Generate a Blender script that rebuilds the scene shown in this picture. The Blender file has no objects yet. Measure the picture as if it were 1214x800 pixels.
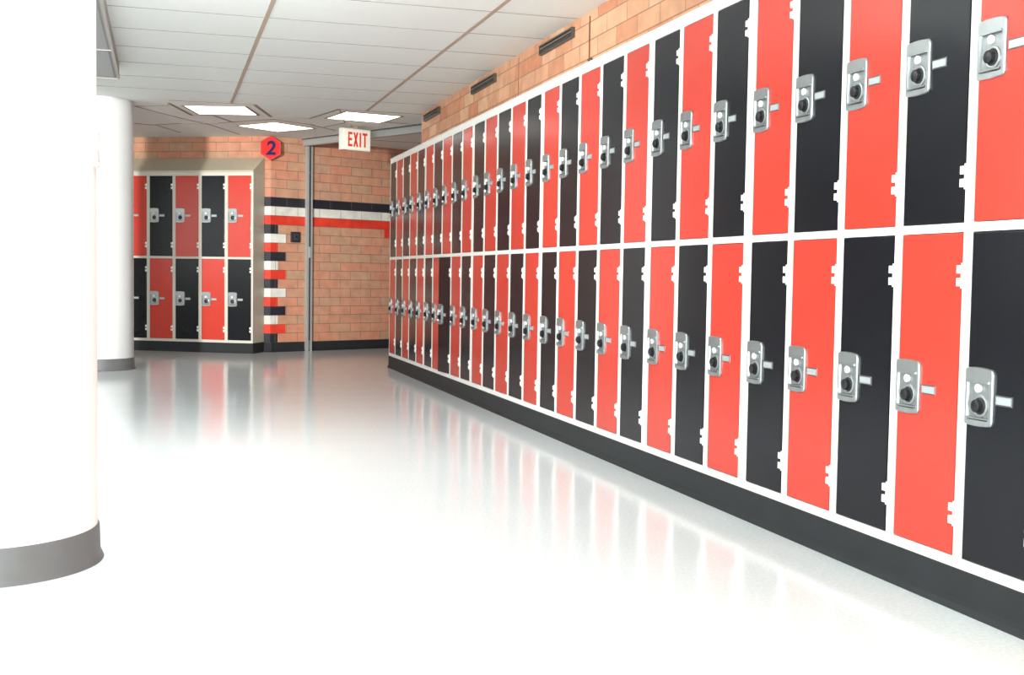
import bpy, bmesh, math, random
from mathutils import Matrix, Vector
random.seed(4)
S = bpy.context.scene
C = S.collection
PI = math.pi

# ------------------------------------------------------------------ materials
def lin(c):
    return tuple(((v/255)/12.92 if v/255 <= .04045 else ((v/255+.055)/1.055)**2.4) for v in c) + (1.0,)

def mat(name, rgb, rough=.5, metal=0, spec=.5, noise=0, nscale=20, bump=0, bscale=200, coat=0, emit=None, estr=0):
    m = bpy.data.materials.new(name); m.use_nodes = True
    nt = m.node_tree; b = nt.nodes['Principled BSDF']
    c = lin(rgb)
    b.inputs['Base Color'].default_value = c
    b.inputs['Roughness'].default_value = rough
    b.inputs['Metallic'].default_value = metal
    b.inputs['Specular IOR Level'].default_value = spec
    if coat:
        b.inputs['Coat Weight'].default_value = coat; b.inputs['Coat Roughness'].default_value = .05
    if emit:
        b.inputs['Emission Color'].default_value = lin(emit); b.inputs['Emission Strength'].default_value = estr
    tc = nt.nodes.new('ShaderNodeTexCoord')
    if noise:
        n = nt.nodes.new('ShaderNodeTexNoise'); n.inputs['Scale'].default_value = nscale; n.inputs['Detail'].default_value = 4
        nt.links.new(tc.outputs['Object'], n.inputs['Vector'])
        r = nt.nodes.new('ShaderNodeMapRange')
        r.inputs['From Min'].default_value = .3; r.inputs['From Max'].default_value = .7
        r.inputs['To Min'].default_value = 1-noise; r.inputs['To Max'].default_value = 1+noise
        nt.links.new(n.outputs['Fac'], r.inputs['Value'])
        mx = nt.nodes.new('ShaderNodeVectorMath'); mx.operation = 'SCALE'
        mx.inputs[0].default_value = c[:3]
        nt.links.new(r.outputs['Result'], mx.inputs['Scale'])
        nt.links.new(mx.outputs['Vector'], b.inputs['Base Color'])
    if bump:
        n2 = nt.nodes.new('ShaderNodeTexNoise'); n2.inputs['Scale'].default_value = bscale
        nt.links.new(tc.outputs['Object'], n2.inputs['Vector'])
        bp = nt.nodes.new('ShaderNodeBump'); bp.inputs['Strength'].default_value = bump; bp.inputs['Distance'].default_value = .002
        nt.links.new(n2.outputs['Fac'], bp.inputs['Height']); nt.links.new(bp.outputs['Normal'], b.inputs['Normal'])
    return m

BH = .0997; BL = .2815; BASE = .105
def brick_mat(name, c1, c2, mortar, rough=.75, tint=None):
    """bricks read from the wall's own UVs (metres along the wall, metres up)"""
    m = bpy.data.materials.new(name); m.use_nodes = True
    nt = m.node_tree; b = nt.nodes['Principled BSDF']; L = nt.links.new
    uv = nt.nodes.new('ShaderNodeTexCoord')
    br = nt.nodes.new('ShaderNodeTexBrick')
    br.offset = .5; br.offset_frequency = 2
    br.inputs['Color1'].default_value = lin(c1); br.inputs['Color2'].default_value = lin(c2)
    br.inputs['Mortar'].default_value = lin(mortar)
    br.inputs['Scale'].default_value = 1; br.inputs['Mortar Size'].default_value = .0035
    br.inputs['Mortar Smooth'].default_value = .25; br.inputs['Bias'].default_value = 0
    br.inputs['Brick Width'].default_value = BL; br.inputs['Row Height'].default_value = BH
    L(uv.outputs['UV'], br.inputs['Vector'])
    n = nt.nodes.new('ShaderNodeTexNoise'); n.inputs['Scale'].default_value = 9; n.inputs['Detail'].default_value = 6
    L(uv.outputs['UV'], n.inputs['Vector'])
    r = nt.nodes.new('ShaderNodeMapRange'); r.inputs['From Min'].default_value = .3; r.inputs['From Max'].default_value = .7
    r.inputs['To Min'].default_value = .86; r.inputs['To Max'].default_value = 1.12
    L(n.outputs['Fac'], r.inputs['Value'])
    mx = nt.nodes.new('ShaderNodeVectorMath'); mx.operation = 'SCALE'
    L(br.outputs['Color'], mx.inputs[0]); L(r.outputs['Result'], mx.inputs['Scale'])
    L(mx.outputs['Vector'], b.inputs['Base Color'])
    b.inputs['Roughness'].default_value = rough
    bp = nt.nodes.new('ShaderNodeBump'); bp.inputs['Strength'].default_value = .5; bp.inputs['Distance'].default_value = .004
    bp.invert = True
    L(br.outputs['Fac'], bp.inputs['Height']); L(bp.outputs['Normal'], b.inputs['Normal'])
    return m

M_white = mat('white enamel', (236,234,228), .35, noise=.02)
M_red = mat('red enamel', (196,60,47), .19, spec=.4, noise=.03, nscale=6, bump=.05, bscale=400)
M_black = mat('black enamel', (19,20,26), .2, spec=.27, noise=.05, nscale=6, bump=.05, bscale=400)
M_steel = mat('brushed steel', (168,172,173), .3, .8, noise=.08, nscale=30)
M_steeld = mat('pressed steel pocket', (160,164,166), .3, .8, noise=.12, nscale=60)
M_blackp = mat('black plastic', (16,16,20), .35)
M_dial = mat('white key button', (240,240,238), .3)
M_plinth = mat('black rubber base', (38,40,42), .55, spec=.25, noise=.08, nscale=8)
M_colband = mat('grey rubber base', (98,99,100), .4, noise=.06, nscale=12)
M_col_shaded = mat('painted column, dimmer', (206,208,208), .5, noise=.015, nscale=4, bump=.1, bscale=120)  # darker copy of the column paint; far column's shade put into colour
M_col = mat('painted column', (240,238,233), .45, noise=.015, nscale=4, bump=.1, bscale=120)
M_ceil = mat('ceiling board', (232,233,230), .9, noise=.035, nscale=130, bump=.3, bscale=220)
M_tee = mat('greige ceiling tee', (180,158,142), .7)
M_cross = mat('thin ceiling joint', (152,144,137), .8)
M_ltee0 = mat('brown ceiling tee', (150,126,104), .7)
M_ltee = M_ltee0
M_dkmetal = mat('dark metal', (92,90,86), .45, .3)
M_litmetal = mat('light grey metal', (176,178,176), .4, .3)
M_panel = mat('beige locker side', (196,190,174), .45, noise=.03, nscale=5)
M_hood = mat('beige locker hood', (186,180,160), .5, noise=.04, nscale=5)
M_frame2 = mat('beige locker frame', (206,202,190), .4)
M_fix = mat('grey fixture box', (140,140,138), .6, noise=.03)
M_fixlip = mat('fixture lip', (166,156,150), .6)
M_lens = mat('grey fixture lens', (138,140,140), .5, noise=.05, nscale=90)
M_glow = mat('lit diffuser', (255,255,255), .4, emit=(255,253,246), estr=3.6)
M_plate = mat('white switch plate', (246,245,240), .35)
M_exit = mat('exit sign housing', (226,224,212), .4)
M_exitr = mat('exit red letters', (226,52,40), .4)
M_hexr = mat('red sign board', (206,40,34), .6, spec=.15)
M_navy = mat('dark blue numeral', (30,22,80), .6, spec=.15)
M_mortar = mat('sealant', (150,112,92), .8)
M_wire = mat('red brown cable', (130,62,46), .5)
M_wall = mat('plain cream wall', (226,222,212), .8, noise=.03)
M_brick = brick_mat('orange brick', (210,138,104), (230,182,146), (164,124,102))
M_brick_shaded = brick_mat('orange brown brick', (200,134,106), (184,146,118), (132,110,98))  # same brick as the corridor, dimness of the far walls put into colour
M_bblack = brick_mat('black painted brick', (34,34,42), (42,42,48), (70,68,72), .5)
M_bwhite = brick_mat('white painted brick', (226,224,216), (210,208,198), (150,146,138), .5)
M_bred = brick_mat('red painted brick', (222,62,42), (208,54,38), (160,60,46), .5)

def floor_mat():
    m = bpy.data.materials.new('polished floor'); m.use_nodes = True
    nt = m.node_tree; b = nt.nodes['Principled BSDF']; L = nt.links.new
    tc = nt.nodes.new('ShaderNodeTexCoord')
    n = nt.nodes.new('ShaderNodeTexNoise'); n.inputs['Scale'].default_value = 90; n.inputs['Detail'].default_value = 5
    L(tc.outputs['Object'], n.inputs['Vector'])
    cr = nt.nodes.new('ShaderNodeValToRGB')
    cr.color_ramp.elements[0].position = .35; cr.color_ramp.elements[0].color = lin((209,215,216))
    cr.color_ramp.elements[1].position = .62; cr.color_ramp.elements[1].color = lin((221,227,228))
    L(n.outputs['Fac'], cr.inputs['Fac']); L(cr.outputs['Color'], b.inputs['Base Color'])
    b.inputs['Roughness'].default_value = .13
    b.inputs['IOR'].default_value = 1.38
    n2 = nt.nodes.new('ShaderNodeTexNoise'); n2.inputs['Scale'].default_value = 2.2; n2.inputs['Detail'].default_value = 1.5
    L(tc.outputs['Object'], n2.inputs['Vector'])
    bp = nt.nodes.new('ShaderNodeBump'); bp.inputs['Strength'].default_value = .12; bp.inputs['Distance'].default_value = .012
    L(n2.outputs['Fac'], bp.inputs['Height']); L(bp.outputs['Normal'], b.inputs['Normal'])
    return m
M_floor = floor_mat()

# ------------------------------------------------------------------ mesh helpers
class MB:
    def __init__(s): s.v = []; s.f = []; s.mi = []; s.uv = {}
    def box(s, x0, x1, y0, y1, z0, z1, mi=0):
        k = len(s.v)
        s.v += [(x0,y0,z0),(x1,y0,z0),(x1,y1,z0),(x0,y1,z0),(x0,y0,z1),(x1,y0,z1),(x1,y1,z1),(x0,y1,z1)]
        s.f += [tuple(k+i for i in q) for q in ((0,3,2,1),(4,5,6,7),(0,1,5,4),(1,2,6,5),(2,3,7,6),(3,0,4,7))]
        s.mi += [mi]*6
    def quad(s, pts, mi=0, uv=None):
        k = len(s.v); s.v += list(pts); s.f.append(tuple(range(k, k+len(pts)))); s.mi.append(mi)
        if uv: s.uv[len(s.f)-1] = uv
    def rings(s, rings, cap0=True, cap1=True, closed=True, mi=0):
        k = len(s.v); n = len(rings[0])
        for r in rings: s.v += [tuple(p) for p in r]
        for a in range(len(rings)-1):
            for i in range(n if closed else n-1):
                j = (i+1) % n
                s.f.append((k+a*n+i, k+a*n+j, k+(a+1)*n+j, k+(a+1)*n+i)); s.mi.append(mi)
        if cap0: s.f.append(tuple(k+i for i in reversed(range(n)))); s.mi.append(mi)
        if cap1: s.f.append(tuple(k+(len(rings)-1)*n+i for i in range(n))); s.mi.append(mi)
    def prism(s, poly, fn0, fn1, mi=0):
        s.rings([[fn0(*p) for p in poly], [fn1(*p) for p in poly]], mi=mi)
    def tube(s, pts, r, n=8, mi=0):
        rs = []
        for i, p in enumerate(pts):
            p = Vector(p); a = Vector(pts[max(i-1,0)]); b = Vector(pts[min(i+1,len(pts)-1)])
            d = (b-a).normalized(); u = d.orthogonal().normalized(); w = d.cross(u)
            rs.append([p+u*r*math.cos(2*PI*j/n)+w*r*math.sin(2*PI*j/n) for j in range(n)])
        s.rings(rs, mi=mi)
    def strip(s, p, q, w, z0, z1, mi=0):
        """flat bar from p to q in plan"""
        d = Vector((q[0]-p[0], q[1]-p[1])); d.normalize(); n = Vector((-d.y, d.x))*w/2
        c = [(p[0]-n.x,p[1]-n.y),(q[0]-n.x,q[1]-n.y),(q[0]+n.x,q[1]+n.y),(p[0]+n.x,p[1]+n.y)]
        s.rings([[(x,y,z0) for x,y in c], [(x,y,z1) for x,y in c]], mi=mi)
    def mesh(s, name, mats, bevel=0, smooth=False, fix=True):
        me = bpy.data.meshes.new(name); me.from_pydata(s.v, [], s.f)
        for m in (mats if isinstance(mats, (list, tuple)) else [mats]): me.materials.append(m)
        for p, i in zip(me.polygons, s.mi): p.material_index = i
        if s.uv:
            ul = me.uv_layers.new(name='UVMap')
            for fi, uvs in s.uv.items():
                for li, t in zip(me.polygons[fi].loop_indices, uvs): ul.data[li].uv = t
        bm = bmesh.new(); bm.from_mesh(me)
        if fix: bmesh.ops.recalc_face_normals(bm, faces=bm.faces)
        if bevel:
            es = [e for e in bm.edges if len(e.link_faces) == 2 and e.calc_face_angle(0) > .6]
            bmesh.ops.bevel(bm, geom=es, offset=bevel, segments=2, affect='EDGES', profile=.6, clamp_overlap=True)
        bm.to_mesh(me); bm.free()
        if smooth:
            for p in me.polygons: p.use_smooth = True
            try: me.set_sharp_from_angle(angle=math.radians(40))
            except Exception: pass
        return me

def link(name, me, parent=None, loc=None):
    o = bpy.data.objects.new(name, me); C.objects.link(o)
    if parent: o.parent = parent
    if loc: o.location = loc
    return o
def build(mb, name, mats, parent=None, bevel=0, smooth=False, fix=True):
    return link(name, mb.mesh(name, mats, bevel, smooth, fix), parent)
def tag(o, label, cat, group=None):
    o['label'] = label; o['category'] = cat
    if group: o['group'] = group
    return o
def thing(name, label, cat, loc=(0,0,0), rz=0, group=None):
    o = bpy.data.objects.new(name, None); C.objects.link(o); o.empty_display_size = .1
    o.location = loc; o.rotation_euler = (0,0,rz)
    return tag(o, label, cat, group)
def struct(o): o['kind'] = 'structure'; return o

# ------------------------------------------------------------------ measures
H = 2.3587                 # ceiling height
XW = 2.289                 # right brick wall
XF = 2.047                 # face of the long locker row
Y0 = 2.624                 # right edge of locker column 0
W = .3048
YEND = Y0 + 27*W
YC = 10.61                 # corner where the right brick wall stops
K = Vector((1.134, 13.023))                    # corner of the brick prow
dR = Vector((math.cos(math.radians(24.7)), math.sin(math.radians(24.7))))
AL = math.radians(-28)
dL = Vector((math.cos(AL), math.sin(AL)))      # towards the corner, left to right
nL = Vector((-math.sin(AL), math.cos(AL)))     # into the wall

# ------------------------------------------------------------------ room shell
b = MB(); b.box(-5, 6, -1.5, 17, -.1, 0); struct(build(b, 'floor', M_floor))
cl = MB(); cl.box(-5, 6, -1.5, 17, H, H+.12); ceiling = struct(build(cl, 'ceiling', M_ceil))
g = MB()
for X in (-3.05, -1.84, -.63, .581, 1.783):
    g.box(X-.013, X+.013, -1.5, 10.62, H-.003, H+.01)
build(g, 'ceiling_tee', M_tee, ceiling)
g = MB()
for j in range(-12, 7):
    y = 6.397 + j*.6096
    g.box(-5, XW-.001, y-.0045, y+.0045, H-.0015, H+.01)
build(g, 'ceiling_joint', M_cross, ceiling)
g = MB()
lob = [((-5,10.66),(-.24,11.17),.012),((-.24,11.17),(.18,11.87),.016),((.18,11.87),(.44,12.22),.016),((.44,12.22),(.8,13.0),.014),
       ((-.27,12.46),(-.1,12.53),.03),((-.1,12.53),(.18,12.27),.016),((.18,12.27),(.54,12.1),.016),((-.24,11.17),(.05,10.98),.012),
       ((.05,10.84),(.27,11.6),.03),((.78,10.64),(.99,11.40),.03),((1.01,11.58),(.54,12.06),.028),((1.0,11.56),(1.35,11.38),.018),
       ((1.35,11.38),(1.53,10.62),.028),((1.01,11.58),(1.45,11.85),.02),((1.43,11.85),(1.72,12.22),.016),((-.07,12.5),(.19,13.1),.012),
       ((.46,11.52),(.67,11.97),.026),((1.57,11.98),(1.72,11.56),.014),((2.07,11.34),(3.4,11.6),.02),
       ((.27,11.6),(.46,11.52),.012),((.05,10.66),(.78,10.64),.012),((1.53,10.64),(2.3,10.66),.012),((1.72,11.56),(1.53,10.62),.012),
       ((2.6,11.9),(4.8,12.1),.012),((2.1,12.9),(4.8,13.2),.012),((3.0,11.2),(3.0,13.8),.012),((-1.6,10.66),(-1.6,14),.012),((-3,10.66),(-3,14.6),.012)]
for p, q, w in lob: g.strip(p, q, w, H-.003, H+.008)
build(g, 'ceiling_border_tee', M_ltee, ceiling)

def wall_strip(mb, P, d, u0, u1, z0, z1, mi, uo=0):
    """one flat region of brick wall, with UVs in metres"""
    a = (P.x+d.x*u0, P.y+d.y*u0); c = (P.x+d.x*u1, P.y+d.y*u1)
    mb.quad([(a[0],a[1],z0),(c[0],c[1],z0),(c[0],c[1],z1),(a[0],a[1],z1)], mi,
            [(u0+uo,z0-BASE),(u1+uo,z0-BASE),(u1+uo,z1-BASE),(u0+uo,z1-BASE)])

def band_z(i): return BASE + i*BH
# right wall of the corridor (u = distance from its far corner towards the camera)
wr = MB(); P = Vector((XW, YC))
wall_strip(wr, P, Vector((0,-1)), 0, YC+1.5, 0, H, 0, .11)
wall_strip(wr, P, Vector((1,0)), 0, 2.6, 0, H, 0)
wr.quad([(XW,-1.5,0),(XW+2.6,-1.5,0),(XW+2.6,-1.5,H),(XW,-1.5,H)], 0)
struct(build(wr, 'wall_right', M_brick, fix=False))
# painted stripes: rows 13 (red), 14 (white), 15 (black); below, bars stepping out of the corner
UO = .081   # lines the joints of the two prow walls up
wf = MB()
def prow(mb, d, sgn, umax, long_, short_, uo, patch=False):
    wall_strip(mb, K, d, 0, umax*sgn, band_z(16), H, 0, uo)
    wall_strip(mb, K, d, 0, umax*sgn, band_z(15), band_z(16), 1, uo)
    wall_strip(mb, K, d, 0, umax*sgn, band_z(14), band_z(15), 2, uo)
    wall_strip(mb, K, d, 0, umax*sgn, band_z(13), band_z(14), 3, uo)
    for i in range(13):
        row = 12-i
        L_ = (short_ if i % 2 == 0 else long_)*sgn
        wall_strip(mb, K, d, 0, L_, band_z(row), band_z(row+1), 1+i % 3, uo)
        if patch and i == 0:
            wall_strip(mb, K, d, L_, 1.51, band_z(row), band_z(row+1), 0, uo)
            wall_strip(mb, K, d, 1.51, 1.79, band_z(row), band_z(row+1), 3, uo)
            wall_strip(mb, K, d, 1.79, umax, band_z(row), band_z(row+1), 0, uo)
        else:
            wall_strip(mb, K, d, L_, umax*sgn, band_z(row), band_z(row+1), 0, uo)
    wall_strip(mb, K, d, 0, umax*sgn, 0, BASE, 0, uo)
prow(wf, dR, 1, 4.1, .19, .092, UO, True)
struct(build(wf, 'wall_far_right', [M_brick_shaded, M_bblack, M_bwhite, M_bred], fix=False))
wl = MB(); prow(wl, dL, -1, 6.2, .09, .09, UO)
struct(build(wl, 'wall_far_left', [M_brick_shaded, M_bblack, M_bwhite, M_bred], fix=False))
b = MB(); b.box(-5, -4.85, -1.5, 17, 0, H); struct(build(b, 'wall_left', M_wall))
b = MB(); b.box(4.86, 5, YC-.01, 15.5, 0, H); struct(build(b, 'wall_side_corridor', M_brick_shaded))

# rubber baseboards with a small cove toe
def base_run(name, P, d, n, L0, L1, h=BASE, t=.008, m=M_plinth):
    prof = [(0,0),(-t-.014,0),(-t-.010,.006),(-t-.003,.016),(-t,.03),(-t,h-.003),(-t+.003,h),(0,h)]
    r = []
    for u in (L0, L1):
        r.append([(P.x+d.x*u+n.x*a, P.y+d.y*u+n.y*a, z) for a, z in prof])
    mb = MB(); mb.rings(r); return struct(build(mb, name, m))
nR = Vector((-dR.y, dR.x))
base_run('baseboard_far_right', K, dR, nR, 0.0, 4.0)
base_run('baseboard_far_left', K, dL, nL, -.0735, 0.02)
base_run('baseboard_right', Vector((XF, 0)), Vector((0,1)), Vector((1,0)), 1.65, YEND, .1095, .003)
b = MB(); b.box(XF+.002, XW-.002, YEND-.004, YEND-.0005, 0, .11); bo = struct(build(b, 'baseboard_right_end', M_plinth))

# bullnose edge and joints of the right brick wall
b = MB(); b.box(XW-.0015, XW+.012, YC-.012, YC+.003, 1.9, H-.001)
struct(build(b, 'trim_1', mat('pale brick edge', (214,176,146), .7)))
b = MB(); b.box(XW-.002, XW, 7.555, 7.565, 1.9, H-.02)
struct(build(b, 'trim_2', M_mortar))

# ------------------------------------------------------------------ lockers
PW = .0175                                # half of a normal post
DB = {}                                   # mesh cache
ZL = {'lower': (.110, .138, 1.012, 1.024), 'upper': (1.024, 1.036, 1.906, 1.946)}
def frame_mesh(row, wl_, wr_, depth, m):
    key = ('frame', row, wl_, wr_, depth, m.name)
    if key in DB: return DB[key]
    z0, d0, d1, z1 = ZL[row]
    h = W/2
    mb = MB()
    mb.box(-h, -h+wl_, 0, .03, z0, z1); mb.box(h-wr_, h, 0, .03, z0, z1)
    mb.box(-h+wl_, h-wr_, 0, .03, z0, d0); mb.box(-h+wl_, h-wr_, 0, .03, d1, z1)
    mb.box(-h+.0005, -h+.004, .03, depth, z0+.001, z1-.001); mb.box(h-.004, h-.0005, .03, depth, z0+.001, z1-.001)
    mb.box(-h+.004, h-.004, .03, depth, z0+.001, z0+.004); mb.box(-h+.004, h-.004, .03, depth, z1-.004, z1-.001)
    mb.box(-h+.004, h-.004, depth-.004, depth, z0+.004, z1-.004)
    DB[key] = mb.mesh('frame', m); return DB[key]
def rrect(x0, x1, z0, z1, rl, rr, arch=0, n=5):
    """rounded outline, clockwise, with a slight arch on the top and bottom edges"""
    pts = []
    def corner(cx, cz, r, a0):
        for i in range(n): 
            a = a0 + i*(PI/2)/(n-1); pts.append((cx+r*math.cos(a), cz+r*math.sin(a)))
    corner(x1-rr, z1-rr, rr, 0); 
    for t in (.3,.5,.7): pts.append((x1-rr+(x0+rl-x1+rr)*t, z1+arch*(1-(2*t-1)**2)))
    corner(x0+rl, z1-rl, rl, PI/2); corner(x0+rl, z0+rl, rl, PI)
    for t in (.3,.5,.7): pts.append((x0+rl+(x1-rr-x0-rl)*t, z0-arch*(1-(2*t-1)**2)))
    corner(x1-rr, z0+rr, rr, 1.5*PI)
    return pts
def cached(key, fn):
    if key not in DB: DB[key] = fn()
    return DB[key]
# door-local frame: hinge edge at x = 0, door runs to x = -dw; y = 0 is the door face; z from the door bottom
def door_mesh(dw, dh, m):
    def f():
        mb = MB(); mb.box(-dw+.0015, -.0015, .002, .018, .002, dh-.002)
        mb.box(-dw+.005, -.005, 0, .002, .005, dh-.005)
        return mb.mesh('door', m, bevel=.0012)
    return cached(('door', round(dw,4), round(dh,4), m.name), f)
def plate_mesh():
    def f():
        mb = MB()
        o = rrect(0, .107, 0, .15, .003, .014, .003); o2 = rrect(.002, .104, .002, .148, .003, .013, .003)
        i1 = rrect(.008, .096, .014, .118, .004, .010); i2 = rrect(.011, .092, .018, .114, .006, .012)
        mb.rings([[(x,0,z) for x,z in o], [(x,-.005,z) for x,z in o], [(x,-.008,z) for x,z in o2], [(x,-.008,z) for x,z in i1]], cap0=True, cap1=False)
        k = len(mb.f)
        mb.rings([[(x,-.008,z) for x,z in i1], [(x,-.0015,z) for x,z in i2]], cap0=False, cap1=True, mi=1)
        # hood of the finger pull across the top of the pocket
        mb.box(.010, .094, -.0125, -.006, .112, .118)
        mb.box(.012, .092, -.012, -.004, .018, .022, mi=1)
        return mb.mesh('lock_plate', [M_steel, M_steeld], smooth=True)
    return cached('plate', f)
def dial_mesh():
    def f():
        mb = MB(); n = 32
        def ring(r, y, fl=0): return [((r+(fl if i % 2 else 0))*math.cos(2*PI*i/n), y, (r+(fl if i % 2 else 0))*math.sin(2*PI*i/n)) for i in range(n)]
        mb.rings([ring(.0215, 0), ring(.0215,-.004), ring(.0205,-.005), ring(.0165,-.006), ring(.0165,-.006,.0016), ring(.0155,-.017,.0014), ring(.0125,-.019)])
        return mb.mesh('combination_dial', M_blackp, smooth=True)
    return cached('dial', f)
def ring_mesh():
    def f():
        mb = MB(); n = 28
        r = lambda q, y: [(q*math.cos(2*PI*i/n), y, q*math.sin(2*PI*i/n)) for i in range(n)]
        mb.rings([r(.030,0), r(.030,-.003), r(.027,-.0045), r(.0225,-.0035), r(.0225,0)], cap0=False, cap1=False)
        return mb.mesh('dial_ring', M_steel, smooth=True)
    return cached('ring', f)
def button_mesh():
    def f():
        mb = MB(); n = 20
        r = lambda q, y: [(q*math.cos(2*PI*i/n), y, q*math.sin(2*PI*i/n)) for i in range(n)]
        mb.rings([r(.0115,0), r(.0115,-.006), r(.009,-.008), r(.004,-.0085)])
        mb.box(-.001, .001, -.0092, -.0083, -.004, .004, 1)
        return mb.mesh('key_button', [M_dial, M_blackp], smooth=True)
    return cached('button', f)
def tagp_mesh():
    def f():
        mb = MB(); mb.box(0, .060, -.0025, 0, 0, .026, 0)
        mb.box(.004, .056, -.0031, -.0024, .0035, .0225, 1)
        mb.box(.001, .059, -.0036, -.0024, .0235, .0255, 2); mb.box(.001, .059, -.0036, -.0024, .0005, .0025, 2)  # darker lines along the top and bottom of the plate
        return mb.mesh('number_plate', [M_steel, mat('pale number strip', (176,182,184), .4, .3), mat('dark plate edge', (92,92,92), .4, .8)])
    return cached('tagp', f)
def hinge_mesh():
    def f():
        mb = MB()
        for z in (0, .034): mb.box(-.017, .004, -.005, .004, z, z+.022)
        mb.tube([(.001,-.001,-.006),(.001,-.001,.062)], .003, 8)
        return mb.mesh('hinge', M_white, bevel=.001)
    return cached('hinge', f)

ORD = ['zeroth','first','second','third','fourth','fifth','sixth','seventh','eighth','ninth','tenth','eleventh','twelfth','thirteenth','fourteenth','fifteenth']
def make_locker(row, color, loc, rz, thickL, thickR, label, group, ajar=0, depth=.24, fm=M_white):
    t = thing('locker', label, 'locker', (loc[0], loc[1], 0), rz, group)
    wl_ = .030 if thickL else PW; wr_ = .030 if thickR else PW
    link('frame', frame_mesh(row, wl_, wr_, depth, fm), t)
    z0, d0, d1, z1 = ZL[row]
    dw = W - wl_ - wr_; dh = d1-d0
    d = link('door', door_mesh(dw, dh, M_red if color == 'red' else M_black), t, (W/2-wr_, -.001, d0))
    d.rotation_euler.z = ajar
    pz = .368 if row == 'upper' else .366
    x0 = -dw+.002
    link('lock_plate', plate_mesh(), d, (x0, 0, pz))
    link('combination_dial', dial_mesh(), d, (x0+.055, -.002, pz+.052))
    link('dial_ring', ring_mesh(), d, (x0+.055, -.0015, pz+.052))
    link('key_button', button_mesh(), d, (x0+.050, -.002, pz+.098))
    link('number_plate', tagp_mesh(), d, (x0+.113, 0, pz+.060))
    for hz in ((.095 if row == 'upper' else .088), (dh-.145 if row == 'lower' else dh-.143)):
        link('hinge', hinge_mesh(), d, (0, -.001, hz))
    return t

THICK = {-1, 4, 7, 12, 17, 22}            # posts where two banks of lockers meet
for i in range(-1, 27):
    for row in ('upper', 'lower'):
        col = ('black' if i % 2 == 0 else 'red') if row == 'upper' else ('red' if i % 2 == 0 else 'black')
        if i == -1:
            lab = f'{col} {row} locker cut by the right edge of the photo, nearest in long row'
        elif i <= 12:
            lab = f'{col} {row} locker, {ORD[i+1]} whole column in from the right edge, long row'
        elif i == 19 and row == 'lower':
            lab = 'black lower locker in the long row whose door stands slightly ajar'
        elif i == 26:
            lab = f'{col} {row} locker in the last, farthest column of the long row'
        else:
            n = 27-i
            lab = f'{col} {row} locker, {ORD[n]} column counted from far end of the long row'
        make_locker(row, col, (XF, Y0+(i+.5)*W), -PI/2, (i+1) in THICK, i in THICK, lab,
                    f'{row} lockers of the long right-hand row', ajar=(math.radians(5.5) if (i == 19 and row == 'lower') else 0))
# far block on the left
R0 = Vector((.927, 12.793))
pos = ['at right end beside the beige end panel', 'second from the right end', 'in the middle column', 'fourth from the right end', 'half hidden behind the white column']
for i in range(5):
    for row in ('upper', 'lower'):
        col = ('red' if i % 2 == 0 else 'black') if row == 'upper' else ('black' if i % 2 == 0 else 'red')
        p = R0 - dL*(i+.5)*W
        make_locker(row, col, p, AL, False, False, f'{col} {row} locker {pos[i]} of the far left block',
                    f'{row} lockers of the far left block', depth=.28, fm=M_frame2)
def lpt(u, v): q = R0 - dL*u + nL*v; return (q.x, q.y)     # block-local plan point
b = MB()
b.rings([[(*lpt(-.004, v), z) for v, z in ((0,.112),(.29,.112),(.29,1.945),(0,1.945))], [(*lpt(-.0005, v), z) for v, z in ((0,.112),(.29,.112),(.29,1.945),(0,1.945))]])
tag(build(b, 'locker_end_panel', M_panel), 'plain beige metal end panel closing the right end of the far lockers', 'panel')
b = MB()
pr = ((-.004,1.947),(.29,1.947),(.29,2.125),(-.004,1.962))
b.rings([[(*lpt(-.004, v), z) for v, z in pr], [(*lpt(5*W, v), z) for v, z in pr]])
tag(build(b, 'sloped_locker_hood', M_hood), 'beige sloping metal hood on top of the far left lockers', 'locker hood')
b = MB()
pr = ((-.012,0),(-.006,.012),(-.002,.03),(0,.11),(.29,.11),(.29,0))
b.rings([[(*lpt(-.004-(-v if v < 0 else 0), v), z) for v, z in pr], [(*lpt(5*W, v), z) for v, z in pr]])
struct(build(b, 'baseboard_left', M_plinth))
# white cap rail above the long row
b = MB(); b.box(XF-.004, XW-.002, Y0-W, YEND+.003, 1.9465, 1.953)
tag(build(b, 'locker_top_cap', M_white), 'long white metal cap running along top of the long locker row', 'trim')
b = MB(); b.box(XF, XW-.002, YEND+.0002, YEND+.004, .112, 1.946)
tag(build(b, 'locker_end_panel', M_white), 'white metal panel closing the far end of the long row', 'panel')

# ------------------------------------------------------------------ round columns
def column(x, y, r, label, cm, gr=None):
    t = thing('round_column', label, 'column', (x, y, 0), 0, gr)
    n = 72
    R_ = lambda q, z: [(q*math.cos(2*PI*i/n), q*math.sin(2*PI*i/n), z) for i in range(n)]
    mb = MB(); mb.rings([R_(r, .09), R_(r, H-.001)]); build(mb, 'shaft', cm, t, smooth=True)
    mb = MB(); mb.rings([R_(r+.018,0), R_(r+.015,.008), R_(r+.008,.022), R_(r+.006,.10), R_(r+.003,.105), R_(r-.001,.105)])
    build(mb, 'base_band', M_colband, t, smooth=True)
    return t
column(-.495, 3.74, .305, 'large white round column in the left foreground with grey base band', M_col)
column(-.545, 10.92, .30, 'slimmer looking white round column farther back behind the foreground column', M_col_shaded)
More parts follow.
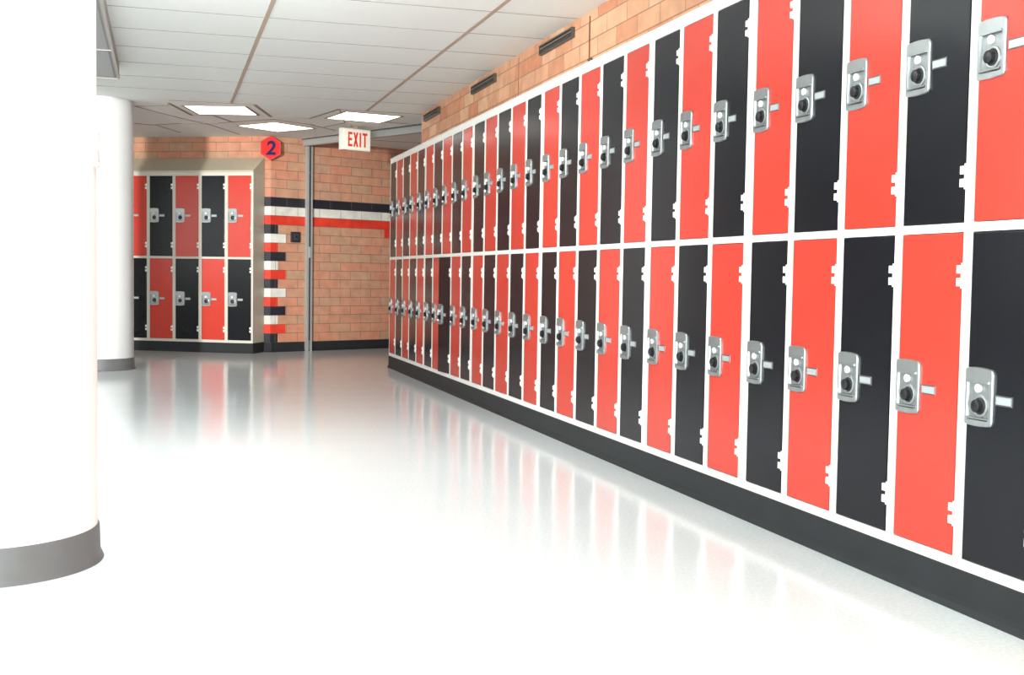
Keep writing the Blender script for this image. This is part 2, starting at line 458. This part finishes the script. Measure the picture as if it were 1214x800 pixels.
# light switch on the side of the near column
a = math.radians(-4); cx, cy = -.495+.305*math.cos(a), 3.74+.305*math.sin(a)
t = thing('light_switch', 'white light switch plate on the side of the foreground column', 'light switch', (cx, cy, 1.24), a)
mb = MB(); mb.box(-.002, .008, -.035, .035, -.058, .058); build(mb, 'plate', M_plate, t, bevel=.002)
mb = MB(); mb.rings([[(.007,-.005,-.011),(.007,.005,-.011),(.007,.005,.011),(.007,-.005,.011)], [(.021,-.004,.002),(.021,.004,.002),(.021,.004,.010),(.021,-.004,.010)]])
build(mb, 'toggle', M_plate, t)
mb = MB()
for z in (-.04,.04): mb.box(.0075, .009, -.003, .003, z-.003, z+.003)
build(mb, 'screw', M_steel, t)

# ------------------------------------------------------------------ ceiling lights
def ceiling_light(corners, label):
    c = Vector((sum(p[0] for p in corners)/4, sum(p[1] for p in corners)/4))
    e = Vector((corners[1][0]-corners[0][0], corners[1][1]-corners[0][1])); ang = math.atan2(e.y, e.x)
    t = thing('ceiling_light', label, 'ceiling light', (c.x, c.y, H), ang, 'square lit ceiling panels over the lobby')
    s = .272
    mb = MB()
    for x0, x1, y0, y1 in ((-s-.02,s+.02,-s-.02,-s),(-s-.02,s+.02,s,s+.02),(-s-.02,-s,-s,s),(s,s+.02,-s,s)): mb.box(x0,x1,y0,y1,-.006,.004)
    build(mb, 'frame', M_ltee, t)
    mb = MB(); mb.box(-s, s, -s, s, -.003, .003); build(mb, 'diffuser', M_glow, t)
ceiling_light([(.203,10.931),(.702,10.79),(.839,11.309),(.331,11.469)], 'glowing square ceiling light, leftmost of the three lobby lights')
ceiling_light([(.753,12.17),(1.048,11.792),(1.467,12.18),(1.172,12.529)], 'glowing diamond-set ceiling light above the number 2 sign')
ceiling_light([(1.509,11.264),(1.615,10.745),(2.144,10.897),(2.032,11.395)], 'glowing square ceiling light above the EXIT sign')
# unlit boxed fixtures at the upper left, two end to end
for k, (ya, yb) in enumerate(((5.6, 7.835), (7.84, 8.96))):
    t = thing('boxed_ceiling_fixture', ['grey boxed ceiling fixture, the nearer one cut by the top edge', 'grey boxed ceiling fixture ending in front of the farther column'][k], 'ceiling fixture', (-.297, (ya+yb)/2, H), 0, 'grey boxed fixtures under the ceiling')
    L_ = (yb-ya)/2
    mb = MB(); mb.rings([[(x, y, z) for x, z in ((-.60,0),(-.59,-.10),(-.012,-.10),(0,-.085),(-.002,0))] for y in (-L_, L_)])
    build(mb, 'housing', M_fix, t)
    mb = MB(); mb.box(-.56, -.03, -L_+.012, L_-.012, -.104, -.099); build(mb, 'lens', M_lens, t)
    mb = MB(); mb.box(-.60, 0, L_-.010, L_-.0005, -.108, -.099); mb.box(-.014, .002, -L_, L_, -.107, -.09); build(mb, 'lip', M_fixlip, t)

# ------------------------------------------------------------------ wall vents on the right wall
for k, (ya, yb) in enumerate(((6.446, 7.06), (8.10, 8.755), (9.853, 10.46))):
    t = thing('wall_vent', ['nearest of three slim dark slot vents high on the brick wall', 'middle one of three slim dark slot vents high on brick wall', 'farthest slim dark slot vent, by the end of the brick wall'][k],
              'vent', (XW, (ya+yb)/2, 2.292), 0, 'slot vents under the ceiling on the right wall')
    L_ = (yb-ya)/2
    mb = MB(); mb.box(-.022, 0, -L_, L_, .022, .030); mb.box(-.022, 0, -L_, L_, -.030, -.022); mb.box(-.022, 0, -L_, -L_+.008, -.022, .022); mb.box(-.022, 0, L_-.008, L_, -.022, .022)
    mb.box(-.004, 0, -L_+.008, L_-.008, -.022, .022)
    build(mb, 'casing', M_dkmetal, t)
    for z in (-.011, .009):
        mb = MB(); mb.rings([[(x, y, z+q) for x, q in ((-.020,-.004),(-.006,.003),(-.006,.005),(-.020,-.001))] for y in (-L_+.008, L_-.008)])
        build(mb, 'louvre', mat('louvre metal', (190,172,148) if z > 0 else (84,82,80), .45, .2), t)  # upper louvre paler: highlight line put into its colour
# cable with a small hook
t = thing('wall_cable', 'thin reddish cable running down the brick wall to the locker top', 'cable', (XW, 6.19, 2.1))
mb = MB(); mb.tube([(-.005,0,.23),(-.005,0,.12),(-.005,.001,.01),(-.006,-.004,-.02)], .003, 6); build(mb, 'cable', M_wire, t)
mb = MB(); mb.tube([(-.006,.012,-.012),(-.008,-.0,-.008),(-.008,-.045,-.010),(-.008,-.05,-.015),(-.008,-.05,-.045)], .005, 6); build(mb, 'hook', M_dkmetal, t)

# ------------------------------------------------------------------ opening frame: jamb on the prow wall and overhead header
jp = K + dR*.47
t = thing('opening_frame', 'grey metal frame of the side opening, slotted post and overhead track', 'door frame', (jp.x, jp.y, 0), math.atan2(dR.y, dR.x))
mb = MB(); mb.box(-.040, -.012, -.05, -.002, 0, H-.07); mb.box(.016, .032, -.05, -.002, 0, H-.07); mb.box(-.012, .016, -.012, -.002, 0, H-.07)
build(mb, 'post', M_litmetal, t, bevel=.0015)
mb = MB(); mb.box(-.010, .006, -.040, -.013, .12, H-.07); build(mb, 'slot', M_blackp, t)
mb = MB(); mb.box(-.016, .018, -.058, -.049, 1.045, 1.17); build(mb, 'latch_guard', M_litmetal, t, bevel=.002)
h0 = Vector((1.515, 13.155)); h1 = Vector((2.86, 10.63))
rz = -math.atan2(dR.y, dR.x)
def loc(p): q = p - jp; return (q.x*math.cos(rz)-q.y*math.sin(rz), q.x*math.sin(rz)+q.y*math.cos(rz))
mb = MB(); mb.strip(loc(h0), loc(h1), .06, H-.078, H-.001)
mb2 = MB(); mb2.strip(loc(h0), loc(h1), .085, H-.012, H-.002)
build(mb, 'header', M_litmetal, t, bevel=.002); build(mb2, 'header_flange', M_dkmetal, t)

# ------------------------------------------------------------------ signs
def letter_prisms(mb, polys, x, z, sc, w, y0, y1):
    for poly in polys:
        mb.prism([(x+p[0]*w, z+p[1]*sc) for p in poly], lambda a, c: (a, y0, c), lambda a, c: (a, y1, c))
Rr = lambda x0, x1, z0, z1: [(x0,z0),(x1,z0),(x1,z1),(x0,z1)]
LET = {'E': [Rr(0,.32,0,1), Rr(.32,1,0,.16), Rr(.32,.9,.42,.58), Rr(.32,1,.84,1)],
       'X': [[(0,0),(.32,0),(1,1),(.68,1)], [(.68,0),(1,0),(.32,1),(0,1)]],
       'I': [Rr(.2,.8,0,1)], 'T': [Rr(.34,.66,0,.84), Rr(0,1,.84,1)]}
t = thing('exit_sign', 'white box EXIT sign with red letters hanging below the lobby ceiling', 'exit sign', (1.845, 11.72, 2.105), math.radians(25))
mb = MB(); mb.box(-.168, .168, -.035, .035, 0, .215); build(mb, 'housing', M_exit, t, bevel=.006)
mb = MB(); mb.box(-.158, .158, -.038, -.034, .010, .205); build(mb, 'face', mat('exit face', (232,226,212), .4, emit=(255,240,220), estr=.15), t, bevel=.002)
mb = MB(); x = -.105
for ch, w in (('E',.050),('X',.058),('I',.030),('T',.056)):
    letter_prisms(mb, LET[ch], x, .036, .142, w, -.040, -.0375); x += w+.011
build(mb, 'lettering', M_exitr, t)
mb = MB(); mb.box(-.02, .02, -.02, .02, .215, H-2.105-.012); mb.box(-.06, .06, -.03, .03, H-2.105-.012, H-2.105-.001); build(mb, 'ceiling_bracket', M_tee, t)

t = thing('number_sign', 'red hexagon sign with dark blue numeral 2 on the brick corner', 'sign', (1.128, 12.975, 2.226), math.radians(-8))
mb = MB(); hx = [(.128*math.cos(a)*.97, .135*math.sin(a)) for a in [PI/2+i*PI/3 for i in range(6)]]
mb.prism(hx, lambda a, c: (a, 0, c), lambda a, c: (a, -.015, c)); build(mb, 'board', M_hexr, t, bevel=.002)
mb = MB(); hi = [(p[0]*.9, p[1]*.9) for p in hx]; 
mb.rings([[(p[0]*.95, -.0155, p[1]*.95) for p in hx], [(p[0]*.95, -.017, p[1]*.95) for p in hx], [(p[0]*.90, -.017, p[1]*.90) for p in hx], [(p[0]*.90, -.0155, p[1]*.90) for p in hx]], cap0=False, cap1=False)
build(mb, 'border', mat('dark red border', (168,38,40), .5), t)
cu = bpy.data.curves.new('numeral', 'FONT'); cu.body = '2'; cu.size = .205; cu.extrude = .002; cu.offset = .0055; cu.align_x = 'CENTER'; cu.align_y = 'CENTER'; cu.shear = .12
tmp = bpy.data.objects.new('numeral', cu); C.objects.link(tmp)
bpy.context.view_layer.update()
me = bpy.data.meshes.new_from_object(tmp.evaluated_get(bpy.context.evaluated_depsgraph_get()))
bpy.data.objects.remove(tmp)
me.materials.clear(); me.materials.append(M_navy)
me.transform(Matrix.Translation((0,-.0175,0)) @ Matrix.Rotation(PI/2, 4, 'X'))
xs = [v.co.x for v in me.vertices]; zs = [v.co.z for v in me.vertices]
me.transform(Matrix.Translation((-(max(xs)+min(xs))/2, 0, -(max(zs)+min(zs))/2)))
link('numeral', me, t)
mb = MB(); mb.box(-.02, .02, 0, .05, -.02, .02); build(mb, 'mounting_block', M_dkmetal, t)

bp_ = K + dR*.299
t = thing('wall_box', 'small black box on the brick wall left of the grey post', 'control box', (bp_.x, bp_.y, 1.272), math.atan2(dR.y, dR.x))
mb = MB(); mb.box(-.053, .053, -.035, -.001, -.058, .058); build(mb, 'box', mat('black box metal', (44,44,50), .4), t, bevel=.004)
mb = MB(); mb.box(-.030, .030, -.039, -.034, -.036, .036); build(mb, 'cover', mat('dark cover', (62,64,72), .35), t, bevel=.002)
mb = MB(); mb.box(-.010, .010, -.043, -.038, -.006, .014); build(mb, 'button', M_blackp, t)

# ------------------------------------------------------------------ camera
f = 1381.6
r = Vector((0.95786755,-0.28680552,0.01524284)); u = Vector((4.93167546e-04,5.47144248e-02,9.98501922e-01)); w = Vector((0.28720987,0.95642508,-0.05255062))
cam = bpy.data.cameras.new('camera'); co = bpy.data.objects.new('camera', cam); C.objects.link(co)
mw = Matrix((( r.x, u.x, -w.x, 0), (r.y, u.y, -w.y, 0), (r.z, u.z, -w.z, .8757), (0,0,0,1)))
co.matrix_world = mw
cam.sensor_width = 36; cam.lens = f/1214*36; cam.clip_start = .05
S.camera = co

# ------------------------------------------------------------------ light
def area(name, loc_, target, sx, sy, power, col=(1,1,1)):
    l = bpy.data.lights.new(name, 'AREA'); l.shape = 'RECTANGLE'; l.size = sx; l.size_y = sy; l.energy = power; l.color = col
    o = bpy.data.objects.new(name, l); C.objects.link(o); o.location = loc_
    o.rotation_euler = (Vector(target)-Vector(loc_)).to_track_quat('-Z', 'Y').to_euler()
    return o
LC = (.93,1,1)
area('window_light', (-3.6, -.6, 1.55), (.5, 8, 1.1), .8, 1.3, 150, LC)
area('side_window_light', (-4.6, 3.2, 1.5), (0, 3.6, .8), 5.5, 1.5, 78, LC)
area('side_window_light', (-4.6, 8.2, 1.5), (0, 8.6, .8), 3.5, 1.5, 40, LC)
area('corridor_fill', (.2, .6, 2.34), (.2, .61, 0), 1.2, 2.4, 50, LC)  # added fill over the camera, no fixture modelled
area('corridor_fill', (-.1, 4.3, 2.34), (-.1, 4.4, 0), 1.2, 2.2, 72, LC)  # unseen lamp added to whiten the middle of the floor
area('corridor_fill', (-.1, 5.3, 2.32), (.25, 8.6, 0), 1.2, .7, 135, LC)  # added fill tilted forward to brighten floor and lockers farther down
area('ceiling_fill', (-.8, -1.2, .7), (.3, 4.5, 2.4), 2.4, 1.0, 195, LC)  # added uplight behind the camera to brighten the ceiling
sp = bpy.data.lights.new('lobby_spot', 'SPOT'); sp.energy = 7000; sp.spot_size = math.radians(23); sp.spot_blend = .9; sp.shadow_soft_size = .2; sp.color = (1,.98,.94)  # added spot doubling the left window light, for lobby brightness and column shadow
so = bpy.data.objects.new('lobby_spot', sp); C.objects.link(so); so.location = (-3.45, .0, 1.75)
so.rotation_euler = (Vector((.45, 13, 1.4))-so.location).to_track_quat('-Z', 'Y').to_euler()
wd = bpy.data.worlds.new('world'); S.world = wd; wd.use_nodes = True
wd.node_tree.nodes['Background'].inputs['Color'].default_value = (.92,.99,1,1)
wd.node_tree.nodes['Background'].inputs['Strength'].default_value = 1.3
S.view_settings.view_transform = 'Standard'
S.view_settings.look = 'None'
S.view_settings.exposure = -.13
S.view_settings.gamma = 1
S.cycles.use_denoising = True
S.cycles.max_bounces = 8
